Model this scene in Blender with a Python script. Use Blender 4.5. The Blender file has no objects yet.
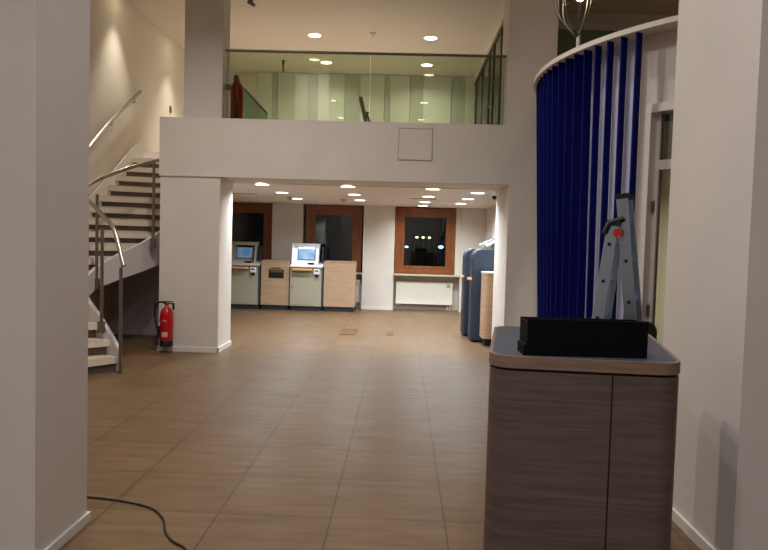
import bpy, bmesh, math, random
from mathutils import Vector, Matrix
random.seed(7)
S = bpy.context.scene
C = S.collection
PI = math.pi
R_ = math.radians

# ---------------------------------------------------------------- materials
def lin(c):
    return tuple(((v/255)/12.92 if v/255 <= .04045 else ((v/255+.055)/1.055)**2.4) for v in c) + (1,)

def mat(name, col, rough=.5, metal=0, emit=None, strength=0, bump=0, bscale=60, var=0, vscale=4, stretch=None, trans=0, ior=1.45, coat=0, spec=.5):
    m = bpy.data.materials.new(name); m.use_nodes = True
    nt = m.node_tree; b = nt.nodes['Principled BSDF']
    b.inputs['Base Color'].default_value = lin(col)
    b.inputs['Roughness'].default_value = rough
    b.inputs['Metallic'].default_value = metal
    b.inputs['IOR'].default_value = ior
    b.inputs['Specular IOR Level'].default_value = spec
    b.inputs['Coat Weight'].default_value = coat
    b.inputs['Transmission Weight'].default_value = trans
    if emit:
        b.inputs['Emission Color'].default_value = lin(emit)
        b.inputs['Emission Strength'].default_value = strength
    if var or bump:
        tc = nt.nodes.new('ShaderNodeTexCoord'); mp = nt.nodes.new('ShaderNodeMapping')
        nt.links.new(tc.outputs['Object'], mp.inputs['Vector'])
        if stretch: mp.inputs['Scale'].default_value = stretch
    if var:
        n = nt.nodes.new('ShaderNodeTexNoise'); n.inputs['Scale'].default_value = vscale; n.inputs['Detail'].default_value = 5
        nt.links.new(mp.outputs['Vector'], n.inputs['Vector'])
        r = nt.nodes.new('ShaderNodeValToRGB')
        r.color_ramp.elements[0].position = .3; r.color_ramp.elements[1].position = .7
        r.color_ramp.elements[0].color = lin([v*(1-var) for v in col])
        r.color_ramp.elements[1].color = lin([min(255, v*(1+var)) for v in col])
        nt.links.new(n.outputs['Fac'], r.inputs['Fac']); nt.links.new(r.outputs['Color'], b.inputs['Base Color'])
    if bump:
        n2 = nt.nodes.new('ShaderNodeTexNoise'); n2.inputs['Scale'].default_value = bscale
        nt.links.new(mp.outputs['Vector'], n2.inputs['Vector'])
        bp = nt.nodes.new('ShaderNodeBump'); bp.inputs['Strength'].default_value = bump; bp.inputs['Distance'].default_value = .002
        nt.links.new(n2.outputs['Fac'], bp.inputs['Height']); nt.links.new(bp.outputs['Normal'], b.inputs['Normal'])
    return m

def glass(name, col, rough=0.0, tint=.85, ior=1.45):
    """thin architectural glass: tinted transparency plus a fresnel mirror"""
    m = bpy.data.materials.new(name); m.use_nodes = True; nt = m.node_tree; nt.nodes.clear()
    o = nt.nodes.new('ShaderNodeOutputMaterial'); mix = nt.nodes.new('ShaderNodeMixShader')
    t = nt.nodes.new('ShaderNodeBsdfTransparent'); g = nt.nodes.new('ShaderNodeBsdfGlossy'); f = nt.nodes.new('ShaderNodeFresnel')
    t.inputs['Color'].default_value = lin(col); g.inputs['Roughness'].default_value = rough; f.inputs['IOR'].default_value = ior
    nt.links.new(f.outputs[0], mix.inputs[0]); nt.links.new(t.outputs[0], mix.inputs[1]); nt.links.new(g.outputs[0], mix.inputs[2])
    nt.links.new(mix.outputs[0], o.inputs['Surface'])
    return m

def wood(name, c1, c2, rough=.45, scale=(1.2, 1.2, 26)):
    m = bpy.data.materials.new(name); m.use_nodes = True; nt = m.node_tree; b = nt.nodes['Principled BSDF']
    tc = nt.nodes.new('ShaderNodeTexCoord'); mp = nt.nodes.new('ShaderNodeMapping'); mp.inputs['Scale'].default_value = scale
    n = nt.nodes.new('ShaderNodeTexNoise'); n.inputs['Scale'].default_value = 2.2; n.inputs['Detail'].default_value = 8; n.inputs['Roughness'].default_value = .65
    n.inputs['Distortion'].default_value = .4
    r = nt.nodes.new('ShaderNodeValToRGB'); r.color_ramp.elements[0].position = .32; r.color_ramp.elements[1].position = .68
    r.color_ramp.elements[0].color = lin(c1); r.color_ramp.elements[1].color = lin(c2)
    nt.links.new(tc.outputs['Object'], mp.inputs['Vector']); nt.links.new(mp.outputs['Vector'], n.inputs['Vector'])
    nt.links.new(n.outputs['Fac'], r.inputs['Fac']); nt.links.new(r.outputs['Color'], b.inputs['Base Color'])
    b.inputs['Roughness'].default_value = rough
    return m

def floor_mat():
    m = bpy.data.materials.new('brown_stone_tile'); m.use_nodes = True; nt = m.node_tree; b = nt.nodes['Principled BSDF']
    tc = nt.nodes.new('ShaderNodeTexCoord')
    mp = nt.nodes.new('ShaderNodeMapping'); mp.inputs['Location'].default_value = (.35+.63*20, -3.82+.63*20, 0)
    br = nt.nodes.new('ShaderNodeTexBrick'); br.offset = 0; br.squash = 1
    br.inputs['Scale'].default_value = 1; br.inputs['Brick Width'].default_value = .63; br.inputs['Row Height'].default_value = .63
    br.inputs['Mortar Size'].default_value = .006; br.inputs['Mortar Smooth'].default_value = .3; br.inputs['Bias'].default_value = 0
    br.inputs['Color1'].default_value = (.93, .93, .93, 1); br.inputs['Color2'].default_value = (1.06, 1.06, 1.06, 1); br.inputs['Mortar'].default_value = (.52, .5, .48, 1)
    nt.links.new(tc.outputs['Object'], mp.inputs['Vector']); nt.links.new(mp.outputs['Vector'], br.inputs['Vector'])
    mp2 = nt.nodes.new('ShaderNodeMapping'); mp2.inputs['Scale'].default_value = (1.3, 9, 1)
    n = nt.nodes.new('ShaderNodeTexNoise'); n.inputs['Scale'].default_value = 1.6; n.inputs['Detail'].default_value = 7; n.inputs['Roughness'].default_value = .6
    nt.links.new(tc.outputs['Object'], mp2.inputs['Vector']); nt.links.new(mp2.outputs['Vector'], n.inputs['Vector'])
    r = nt.nodes.new('ShaderNodeValToRGB'); r.color_ramp.elements[0].position = .3; r.color_ramp.elements[1].position = .72
    r.color_ramp.elements[0].color = lin(FLOOR1); r.color_ramp.elements[1].color = lin(FLOOR2)
    nt.links.new(n.outputs['Fac'], r.inputs['Fac'])
    mx = nt.nodes.new('ShaderNodeMix'); mx.data_type = 'RGBA'; mx.blend_type = 'MULTIPLY'; mx.inputs[0].default_value = 1
    nt.links.new(r.outputs['Color'], mx.inputs[6]); nt.links.new(br.outputs['Color'], mx.inputs[7]); nt.links.new(mx.outputs[2], b.inputs['Base Color'])
    n3 = nt.nodes.new('ShaderNodeTexNoise'); n3.inputs['Scale'].default_value = 3
    mr = nt.nodes.new('ShaderNodeMapRange'); mr.inputs[3].default_value = .34; mr.inputs[4].default_value = .5
    nt.links.new(tc.outputs['Object'], n3.inputs['Vector']); nt.links.new(n3.outputs['Fac'], mr.inputs[0]); nt.links.new(mr.outputs[0], b.inputs['Roughness'])
    b.inputs['Specular IOR Level'].default_value = .26
    return m
FLOOR1 = (98, 74, 51); FLOOR2 = (120, 95, 69)

M = dict(
    wall=mat('white_wall_paint', (214, 206, 198), .75, bump=.15, bscale=90, var=.015, vscale=2),
    upper=mat('warm_upper_paint', (222, 212, 196), .8, var=.015, vscale=2),
    ceil=mat('ceiling_paint', (238, 234, 228), .85),
    uceil=mat('upper_ceiling_paint', (216, 202, 186), .85),
    base=mat('white_skirting', (222, 216, 208), .45),
    floor=floor_mat(),
    steel=mat('brushed_steel', (172, 166, 152), .28, 1),
    dsteel=mat('dull_steel', (120, 113, 104), .42, .85),
    alu=mat('ladder_aluminium', (186, 202, 220), .28, 1, bump=.05),
    black=mat('black_plastic', (14, 14, 15), .5),
    mblack=mat('matt_black', (6, 6, 6), .7, spec=.15),
    rubber=mat('black_rubber', (20, 20, 20), .7),
    navy=mat('plinth_navy', (36, 40, 52), .6),
    slate=mat('slate_laminate', (66, 70, 80), .5, var=.03),
    screenblue=mat('slate_blue_panel', (48, 58, 74), .45),
    screendark=mat('dark_slate_panel', (30, 37, 50), .5),
    oak=wood('dark_oak_veneer', (82, 68, 62), (106, 90, 83)),
    oaklip=wood('oak_edge', (112, 90, 76), (146, 120, 102)),
    light_oak=wood('light_oak_veneer', (168, 136, 108), (194, 163, 134)),
    orange=mat('beech_shelf', (222, 172, 112), .4),
    mahog=wood('mahogany_frame', (106, 56, 24), (142, 82, 38), .35, (14, 14, 1.2)),
    putty=mat('putty_grey_metal', (168, 162, 142), .45),
    puttyl=mat('pale_grey_plastic', (208, 206, 200), .4),
    whitep=mat('white_plastic', (234, 234, 238), .35),
    rad=mat('radiator_enamel', (240, 237, 224), .35),
    red=mat('extinguisher_red', (178, 20, 26), .28),
    label=mat('pale_label', (206, 168, 160), .6),
    brass=mat('brass', (170, 130, 60), .3, 1),
    blue=mat('blue_slat', (2, 10, 92), .7, spec=.15),
    white_slat=mat('grey_white_backing', (182, 184, 208), .6),
    ring=mat('ring_beam_paint', (222, 214, 206), .6),
    tread=mat('tread_top', (206, 182, 146), .55),
    treadw=mat('tread_white', (214, 204, 190), .55),
    riser=mat('riser_taupe', (112, 98, 90), .6),
    stringer=mat('stringer_paint', (206, 198, 198), .6),
    dark_under=mat('understair_paint', (204, 196, 200), .7),
    panelw=mat('panel_light', (220, 221, 210), .6),
    panelg=mat('panel_grey', (192, 195, 184), .6),
    picture=mat('dark_picture', (60, 46, 50), .5),
    patch=mat('patch_brown', (112, 84, 62), .3, .3),
    sticker=mat('red_sticker', (206, 40, 30), .5),
    green_dark=mat('green_dark_glass', (124, 142, 122), .25),
    glass_rail=glass('green_balustrade_glass', (226, 234, 221), ior=1.6),
    glass_part=glass('partition_glass', (205, 220, 205)),
    glass_stair=glass('stair_glass', (215, 232, 222)),
    glass_win=glass('night_window_glass', (205, 215, 210), ior=1.7),
    glass_clear=glass('clear_glass', (225, 230, 222)),
    lamp=mat('downlight_diffuser', (255, 255, 255), .5, emit=(255, 244, 226), strength=14),
    ulamp=mat('upper_downlight_diffuser', (255, 255, 255), .5, emit=(255, 238, 205), strength=14),
    led=mat('kiosk_led', (255, 255, 255), .5, emit=(215, 230, 255), strength=8),
    screen=None,
    trimw=mat('lamp_trim', (232, 228, 222), .5),
    street=mat('street_light_glow', (255, 255, 255), .5, emit=(255, 240, 210), strength=12),
    streetb=mat('blue_street_glow', (255, 255, 255), .5, emit=(170, 225, 255), strength=14),
    vent=mat('vent_dark', (84, 76, 70), .6),
    hatchline=mat('hatch_joint', (166, 158, 149), .7),
    night=mat('night_ground', (16, 16, 18), .9),
)
def screen_mat(name, strength, c1, c2):
    m = bpy.data.materials.new(name); m.use_nodes = True; nt = m.node_tree; b = nt.nodes['Principled BSDF']
    b.inputs['Base Color'].default_value = (.02, .03, .05, 1); b.inputs['Roughness'].default_value = .25
    tc = nt.nodes.new('ShaderNodeTexCoord'); g = nt.nodes.new('ShaderNodeTexNoise'); g.inputs['Scale'].default_value = 3.0
    r = nt.nodes.new('ShaderNodeValToRGB'); r.color_ramp.elements[0].color = lin(c1); r.color_ramp.elements[1].color = lin(c2)
    r.color_ramp.elements[0].position = .38; r.color_ramp.elements[1].position = .62
    nt.links.new(tc.outputs['Object'], g.inputs['Vector']); nt.links.new(g.outputs['Fac'], r.inputs['Fac'])
    nt.links.new(r.outputs['Color'], b.inputs['Emission Color']); b.inputs['Emission Strength'].default_value = strength
    return m
M['screen'] = screen_mat('kiosk_screen_picture', .55, (96, 130, 170), (150, 180, 205))
M['screenb'] = screen_mat('bright_kiosk_screen_picture', .9, (90, 150, 205), (190, 225, 245))

# ---------------------------------------------------------------- mesh helpers
def box(bm, a, b, mtx=None):
    x0, y0, z0 = a; x1, y1, z1 = b
    v = [Vector(p) for p in ((x0,y0,z0),(x1,y0,z0),(x1,y1,z0),(x0,y1,z0),(x0,y0,z1),(x1,y0,z1),(x1,y1,z1),(x0,y1,z1))]
    if mtx: v = [mtx @ p for p in v]
    vs = [bm.verts.new(p) for p in v]
    for f in ((3,2,1,0),(4,5,6,7),(0,1,5,4),(1,2,6,5),(2,3,7,6),(3,0,4,7)): bm.faces.new([vs[i] for i in f])

def tube(bm, pts, r, seg=10, cap=True, r2=None):
    pts = [Vector(p) for p in pts]; rings = []; n = len(pts); up = Vector((0,0,1)); prev = None
    for i, p in enumerate(pts):
        t = (pts[min(i+1,n-1)] - pts[max(i-1,0)]).normalized()
        if prev is None:
            a = t.cross(up)
            if a.length < 1e-3: a = t.cross(Vector((1,0,0)))
            a.normalize()
        else:
            a = (prev - t*prev.dot(t)); a.normalize()
        prev = a; b = t.cross(a)
        rr = r if r2 is None else r + (r2-r)*i/(n-1)
        rings.append([bm.verts.new(p + a*rr*math.cos(2*PI*k/seg) + b*rr*math.sin(2*PI*k/seg)) for k in range(seg)])
    for i in range(n-1):
        for k in range(seg):
            bm.faces.new((rings[i][k], rings[i][(k+1)%seg], rings[i+1][(k+1)%seg], rings[i+1][k]))
    if cap:
        bm.faces.new(rings[0][::-1]); bm.faces.new(rings[-1])

def lathe(bm, prof, c=(0,0,0), seg=24):
    rings = []
    for (r, z) in prof:
        rings.append([bm.verts.new((c[0]+max(r,1e-4)*math.cos(2*PI*k/seg), c[1]+max(r,1e-4)*math.sin(2*PI*k/seg), c[2]+z)) for k in range(seg)])
    for i in range(len(rings)-1):
        for k in range(seg):
            bm.faces.new((rings[i][k], rings[i][(k+1)%seg], rings[i+1][(k+1)%seg], rings[i+1][k]))
    bm.faces.new(rings[0][::-1]); bm.faces.new(rings[-1])

def prism(bm, poly, z0, z1, axis='z', mtx=None):
    """extrude a 2D polygon; axis z: (x,y)->z ; axis x: (y,z) -> x ; axis y: (x,z) -> y"""
    def P(u, v, w):
        p = Vector((u,v,w)) if axis == 'z' else Vector((w,u,v)) if axis == 'x' else Vector((u,w,v))
        return mtx @ p if mtx else p
    a = [bm.verts.new(P(u,v,z0)) for u,v in poly]; b = [bm.verts.new(P(u,v,z1)) for u,v in poly]
    n = len(poly)
    bm.faces.new(a[::-1]); bm.faces.new(b)
    for i in range(n): bm.faces.new((a[i], a[(i+1)%n], b[(i+1)%n], b[i]))

def rounded(poly, r, seg=6, radii=None):
    out = []; n = len(poly)
    for i in range(n):
        p = Vector(poly[i]); a = Vector(poly[i-1]); b = Vector(poly[(i+1)%n]); rr = radii[i] if radii else r
        if rr < 1e-5: out.append(tuple(p)); continue
        da = (a-p).normalized(); db = (b-p).normalized(); ang = da.angle(db); d = rr/math.tan(ang/2)
        c = p + (da+db).normalized()*(rr/math.sin(ang/2))
        s = p+da*d - c; e = p+db*d - c
        a0 = math.atan2(s.y, s.x); a1 = math.atan2(e.y, e.x); dd = (a1-a0+PI)%(2*PI)-PI
        for k in range(seg+1): t = a0+dd*k/seg; out.append((c.x+rr*math.cos(t), c.y+rr*math.sin(t)))
    return out

def obj(name, bm, m, parent=None, bevel=0, smooth=False, label=None):
    bmesh.ops.recalc_face_normals(bm, faces=bm.faces)
    me = bpy.data.meshes.new(name); bm.to_mesh(me); bm.free()
    me.materials.append(M[m] if isinstance(m, str) else m)
    o = bpy.data.objects.new(name, me); C.objects.link(o)
    if smooth:
        for p in me.polygons: p.use_smooth = True
        me.set_sharp_from_angle(angle=R_(40))
    if bevel:
        b = o.modifiers.new('bevel', 'BEVEL'); b.width = bevel; b.segments = 2; b.limit_method = 'ANGLE'; b.angle_limit = R_(40)
    if parent:
        o.parent = parent
        # meshes are written in world coordinates unless the parent says it is local
        if not parent.get('_local'): o.matrix_parent_inverse = Matrix.Translation(parent.location).inverted()
    if label: o['label'] = label
    return o

def thing(name, label, cat, loc=(0,0,0), group=None, local=False, rotz=0):
    o = bpy.data.objects.new(name, None); C.objects.link(o); o.location = loc; o.rotation_euler = (0,0,rotz); o.empty_display_size = .1
    o['label'] = label; o['category'] = cat
    if group: o['group'] = group
    if local: o['_local'] = 1
    return o
def tag(o, label, cat, group=None):
    o['label'] = label; o['category'] = cat
    if group: o['group'] = group
    return o
def struct(name, bm, m, bevel=0, smooth=False):
    o = obj(name, bm, m, None, bevel, smooth); o['kind'] = 'structure'; return o
def sbox(name, a, b, m='wall', bevel=0):
    bm = bmesh.new(); box(bm, a, b); return struct(name, bm, m, bevel)
def pbox(name, a, b, m, parent=None, bevel=0, mtx=None, label=None):
    bm = bmesh.new(); box(bm, a, b, mtx); return obj(name, bm, m, parent, bevel, label=label)
def copy_tree(root, loc, label=None, group=None, rotz=None):
    r = root.copy(); C.objects.link(r); r.location = loc
    if rotz is not None: r.rotation_euler = (0,0,rotz)
    if label: r['label'] = label
    if group: r['group'] = group
    for ch in list(root.children):
        c = ch.copy(); C.objects.link(c); c.parent = r
        for g in list(ch.children):
            d = g.copy(); C.objects.link(d); d.parent = c
    return r

# ---------------------------------------------------------------- the building
ZU = 5.2      # upper ceiling
ZL = 2.30     # ceiling under the gallery
ZF = 2.94     # gallery floor
XL = -4.42    # stair wall
sbox('floor', (-6.2,-5,-.2), (8,16.2,0), 'floor')
sbox('ceiling_upper', (-6.2,-5,ZU), (8,16.2,ZU+.2), 'uceil')
sbox('wall_stair_side', (XL-.2,4.2,0), (XL,16.2,ZU), 'upper')
sbox('wall_hall_left', (-6.2,-5,0), (-6.0,4.4,ZU), 'wall')
sbox('wall_hall_return', (-6.0,4.2,0), (XL-.2,4.4,ZU), 'wall')
sbox('wall_hall_back', (-6.2,-5.2,0), (8,-5,ZU), 'wall')
sbox('wall_hall_right', (7.8,-5,0), (8,11.3,ZU), 'wall')
# gallery slab (ceiling of the low room)
bm = bmesh.new(); box(bm, (-3.19,9.98,ZL), (2.05,15.7,ZF)); box(bm, (XL,12.0,ZL), (-3.19,15.7,ZF)); struct('ceiling_lower', bm, 'ceil')
sbox('wall_bulkhead', (-3.197,9.12,ZL+.01), (1.36,9.44,3.07))
sbox('wall_bulkhead_end', (1.36,9.12,ZF), (1.91,9.66,3.07))
sbox('ceiling_opening_soffit', (-3.197,9.44,ZL+.01), (1.36,9.98,ZF), 'wall')
# piers of the opening
sbox('wall_pier_left', (-3.185,9.14,0), (-2.396,9.82,ZL+.01))
sbox('wall_pier_right', (1.36,9.12,0), (1.91,10.3,ZF))
sbox('wall_upper_pier_right', (1.285,9.12,3.07), (1.91,9.66,ZU))
sbox('wall_upper_pier_core', (1.56,9.66,ZF), (1.91,10.3,ZU))
sbox('wall_upper_pillar', (-2.985,9.44,ZF), (-2.465,9.80,ZU))
sbox('baseboard_pier_front', (-3.20,9.122,0), (-2.38,9.14,.065), 'base')
sbox('baseboard_pier_side', (-2.396,9.122,0), (-2.378,9.82,.065), 'base')
sbox('wall_light_block', (-3.19,9.82,0), (-3.09,12.0,ZL), 'dark_under')  # unseen wall added to keep low-room light out from under the stair
sbox('wall_under_stair', (XL,10.55,0), (-3.19,10.65,1.62), 'dark_under')
sbox('baseboard_under_stair', (XL,10.535,0), (-3.19,10.55,.06), 'dark_under')
# low room walls with window niches
sbox('wall_low_right', (1.84,10.3,0), (2.05,15.7,ZL))
YP = 15.5
for n, (a, b) in enumerate(((XL,-4.25),(-2.89,-2.21),(-.86,-.165),(1.30,1.84))):
    sbox('wall_window_pier' + ('' if n == 0 else '.%03d' % n), (a,YP,0), (b,15.98,ZL))
    sbox('baseboard_window_pier' + ('' if n == 0 else '.%03d' % n), (a,YP-.015,0), (b,YP,.07), 'base')
wins = ((-4.25,-2.89),(-2.21,-.86),(-.165,1.30))
for n, (a, b) in enumerate(wins):
    sbox('wall_niche_back' + ('' if n == 0 else '.%03d' % n), (a,15.84,0), (b,15.98,.79))
    sbox('trim_%d' % (n+1), (a,15.46 if n == 2 else 15.5,.775), (b,15.84,.81), mat('sill_stone%d' % n, (190,180,160), .4) , .004)
    # mahogany window: outer frame, sash, pane
    wx0, wx1 = (a+.01, b-.01) if n != 2 else (-.155, 1.19)
    if n == 1: wx0 = -2.16; wx1 = -.9
    if n == 0: wx1 = -2.9
    bm = bmesh.new(); y0, y1 = 15.62, 15.72; z0, z1 = .81, 2.285; w = .11
    box(bm,(wx0,y0,z0),(wx0+w,y1,z1)); box(bm,(wx1-w,y0,z0),(wx1,y1,z1)); box(bm,(wx0+w,y0,z1-w),(wx1-w,y1,z1)); box(bm,(wx0+w,y0,z0),(wx1-w,y1,z0+w*.75))
    wo = struct('window_%d' % (n+1), bm, 'mahog', .006)
    bm = bmesh.new(); s = .1; a0, a1, c0, c1 = wx0+w, wx1-w, z0+w*.75, z1-w
    box(bm,(a0,y0+.02,c0),(a0+s,y1-.01,c1)); box(bm,(a1-s,y0+.02,c0),(a1,y1-.01,c1)); box(bm,(a0+s,y0+.02,c1-s),(a1-s,y1-.01,c1)); box(bm,(a0+s,y0+.02,c0),(a1-s,y1-.01,c0+s))
    obj('window_sash', bm, 'mahog', wo, .005)
    pbox('window_pane', (a0+s,15.67,c0+s), (a1-s,15.68,c1-s), 'glass_win', wo)
    bm = bmesh.new(); tube(bm, [(a0+.05,15.63,1.5),(a0+.05,15.6,1.5)], .012); tube(bm, [(a0+.05,15.6,1.51),(a0+.05,15.6,1.39)], .011)
    obj('window_handle', bm, 'dsteel', wo, smooth=True)
    if n != 2:   # side closing strip of the niche
        pass
sbox('wall_niche_side', (1.19,15.62,.81), (1.30,15.98,ZL))
# upper back wall and side
sbox('wall_upper_back', (XL,15.7,ZF), (8,15.98,ZU), 'upper')
sbox('wall_gallery_right', (1.95,11.3,0), (8,11.5,ZU), 'wall')
# close lower back to the outer side
# glass band on the right gallery wall
wo = sbox('window_4', (2.0,11.26,3.4), (7,11.3,4.93), 'green_dark')
sbox('trim_5', (1.92,11.22,4.93), (7,11.3,5.03), 'base')
# foreground columns
sbox('wall_column_left', (-2.36,3.10,0), (-1.64,3.63,ZU))
bm = bmesh.new(); box(bm, (-2.375,3.085,0), (-1.625,3.10,.055)); box(bm, (-1.64,3.10,0), (-1.625,3.645,.055)); box(bm, (-2.375,3.63,0), (-1.64,3.645,.055))
struct('baseboard_column_left', bm, 'base', .003)
sbox('wall_column_right', (1.6,3.27,0), (2.4,4.27,ZU))
bm = bmesh.new(); box(bm, (1.585,3.255,0), (2.4,3.27,.065)); box(bm, (1.585,3.27,0), (1.6,4.285,.065)); struct('baseboard_column_right', bm, 'base', .003)

# upstairs back-wall panels
xs = [-4.3,-3.05,-2.75,-2.02,-1.36,-1.02,-.42,-.25,.08,.40,.98,1.28,1.66]
px = [(-3.30,'panelw'),(-2.98,'panelg'),(-2.86,'panelw'),(-2.18,'panelg'),(-1.96,'panelw'),(-1.36,'panelg'),(-1.02,'panelw'),(-.48,'panelg'),(-.36,'panelw'),(.08,'panelg'),(.38,'panelw'),(1.0,'panelg'),(1.30,'panelw'),(1.58,None)]
for i in range(len(px)-1):
    a, k = px[i]; b = px[i+1][0]; d = .03 if k == 'panelw' else .012
    t = pbox('wall_panel', (a+.004,15.7-d,ZF), (b-.004,15.7,5.19), k, None, .004)
    side = ['leftmost, beside the red extinguisher', 'second from the left', 'third from the left, a narrow one', 'fourth from the left', 'fifth from the left', 'sixth from the left', 'seventh from the left',
            'eighth from the left, in the middle', 'ninth from the left, in the middle', 'fifth from the right', 'fourth from the right', 'third from the right', 'beside the glass doors'][i] if i < 12 else 'the last on the right, beside the glass doors'
    side = side if len(side.split()) < 8 else side
    tag(t, ('pale' if k == 'panelw' else 'grey') + ' full height wall panel upstairs, ' + side, 'wall panel', 'panels on the upstairs back wall')

# ---------------------------------------------------------------- balustrade
t = thing('glass_balustrade', 'frameless green-tinted glass balustrade with steel top rail on the bulkhead', 'balustrade', (-.5,9.3,3.07))
for i, (a, b) in enumerate(((-2.38,-.485),(-.475,1.28))):
    pbox('glass_pane', (a,9.294,3.07), (b,9.306,3.975), 'glass_rail', t)
bm = bmesh.new(); tube(bm, [(-2.40,9.3,3.985),(1.285,9.3,3.985)], .018, 12); obj('top_rail', bm, 'dsteel', t, smooth=True)
pbox('floor_channel', (-2.45,9.27,3.07), (1.28,9.33,3.08), 'dsteel', t)
# hatch in the bulkhead
t = thing('access_hatch', 'square painted access hatch set in the bulkhead face', 'hatch', (.14,9.12,2.59))
bm = bmesh.new(); x0,x1,z0,z1 = -.085,.36,2.585,3.0
for a,b in (((x0,z0),(x1,z0+.008)),((x0,z1-.008),(x1,z1)),((x0,z0),(x0+.008,z1)),((x1-.008,z0),(x1,z1))): box(bm,(a[0],9.114,a[1]),(b[0],9.12,b[1]))
obj('hatch_frame', bm, 'hatchline', t)
pbox('hatch_door', (x0+.011,9.112,z0+.011), (x1-.011,9.12,z1-.011), 'wall', t, .002)

# glass partition upstairs, running away along the gallery
t = thing('glass_partition', 'dark-framed glass partition with doors on the right of the gallery', 'partition', (1.52,13,ZF))
ys = [9.72,11.1,11.5,12.45,13.05,14.2,15.4,15.66]
for i in range(len(ys)-1):
    pbox('glass_pane', (1.515,ys[i]+.02,ZF+.04), (1.525,ys[i+1]-.02,4.98), 'glass_part', t)
for y in ys[:-1]:
    pbox('mullion', (1.495,y-.013,ZF), (1.545,y+.013,5.0), 'dsteel', t)
pbox('head_rail', (1.49,9.68,5.0), (1.55,15.66,5.07), 'dsteel', t)
pbox('upper_infill', (1.505,9.68,5.07), (1.535,15.66,5.2), 'upper', t)
for y in (12.4,13.1):
    bm = bmesh.new(); tube(bm, [(1.515,y,3.92),(1.45,y,3.92),(1.45,y+.1*(-1 if y<12.7 else 1),3.92)], .012); obj('door_handle', bm, 'steel', t, smooth=True)

# ---------------------------------------------------------------- staircase
RP = [(-3.13,7.67),(-3.27,7.77),(-3.43,7.86),(-3.63,8.0),(-3.88,8.3),(-3.90,8.77),(-3.73,9.1),(-3.56,9.44),(-3.42,9.79),(-3.33,10.14)]
LP = [(-3.80,6.85),(-4.1,7.02),(-4.3,7.3),(-4.40,7.62)]
for n in range(5,11): LP.append((-4.40, 9.64+.3*(n-10.6)))
for k in range(8):
    RP.append((-3.29, 10.14+.265*(k+1))); LP.append((-4.40, 9.46+.3*(k+1)))
RZ = ZF/17
st = thing('staircase', 'white curved staircase with steel handrails climbing to the gallery', 'staircase', (-3.6,7.7,0))
for i in range(16):
    z = RZ*(i+1); a, b, c, d = RP[i], RP[i+1], LP[i+1], LP[i]
    bm = bmesh.new()
    # nose overhang
    na = Vector(b)-Vector(a); nd = Vector(c)-Vector(d)
    a2 = tuple(Vector(a)-na*.1) if i else a; d2 = tuple(Vector(d)-nd*.1)
    prism(bm, [a2,b,c,d2], z-.08, z-.006)
    tr = obj('tread', bm, 'treadw', st, .004)
    bm = bmesh.new(); m_ = lambda p, q, t: (p[0]+(q[0]-p[0])*t, p[1]+(q[1]-p[1])*t)
    prism(bm, [m_(a2,d2,.06), m_(b,c,.06), m_(c,b,.03), m_(d2,a2,.03)], z-.006, z+.001)
    obj('tread_inlay', bm, 'tread', tr)
    # recessed riser
    bm = bmesh.new(); t0 = .22; p = m_(a,b,t0); q = m_(d,c,t0); p1 = m_(a,b,t0+.08); q1 = m_(d,c,t0+.08)
    prism(bm, [p,p1,q1,q], z-RZ-.0 if i else 0.0, z-.08); obj('riser', bm, 'riser', st)
def band(path, off, w, ztop, zbot, i0, i1, name, m='stringer'):
    bm = bmesh.new(); A = []
    n = len(path)
    for i in range(i0, i1):
        p = Vector(path[i]); t = (Vector(path[min(i+1,n-1)])-Vector(path[max(i-1,0)])).normalized(); nn = Vector((t.y,-t.x))*off
        o_ = p+nn; o2 = p+nn+Vector((t.y,-t.x))*w
        zt = ztop(i); zb = zbot(i)
        A.append([bm.verts.new((q.x,q.y,z)) for q,z in ((o_,zb),(o2,zb),(o2,zt),(o_,zt))])
    for i in range(len(A)-1):
        for k in range(4): bm.faces.new((A[i][k],A[i][(k+1)%4],A[i+1][(k+1)%4],A[i+1][k]))
    bm.faces.new(A[0][::-1]); bm.faces.new(A[-1])
    return obj(name, bm, m, st)
band(RP, .002, .045, lambda i: RZ*(i+.8)+(.10 if i < 7 else .07), lambda i: max(0, RZ*(i+.8)-{3:.2,4:.14,5:.17,6:.24,7:.32}.get(i, .27 if i < 3 else .39)), 0, 18, 'outer_stringer')
band(LP, -.004, .02, lambda i: min(RZ*(i+1)+.14, ZF+.1), lambda i: max(0, RZ*(i+1)-.3), 3, 18, 'wall_stringer', 'base')
# soffit skin under the flight (upper straight part)
bm = bmesh.new(); prev = None
for i in range(4, 18):
    zb = max(0.0, RZ*(i+.8)-.15)
    v = [bm.verts.new((RP[i][0],RP[i][1],zb)), bm.verts.new((LP[i][0],LP[i][1],zb)), bm.verts.new((LP[i][0],LP[i][1],zb-.02)), bm.verts.new((RP[i][0],RP[i][1],zb-.02))]
    if prev:
        for k in range(4): bm.faces.new((prev[k],prev[(k+1)%4],v[(k+1)%4],v[k]))
    else: bm.faces.new(v)
    prev = v
bm.faces.new(prev[::-1]); obj('stair_soffit', bm, 'dark_under', st)
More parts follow.
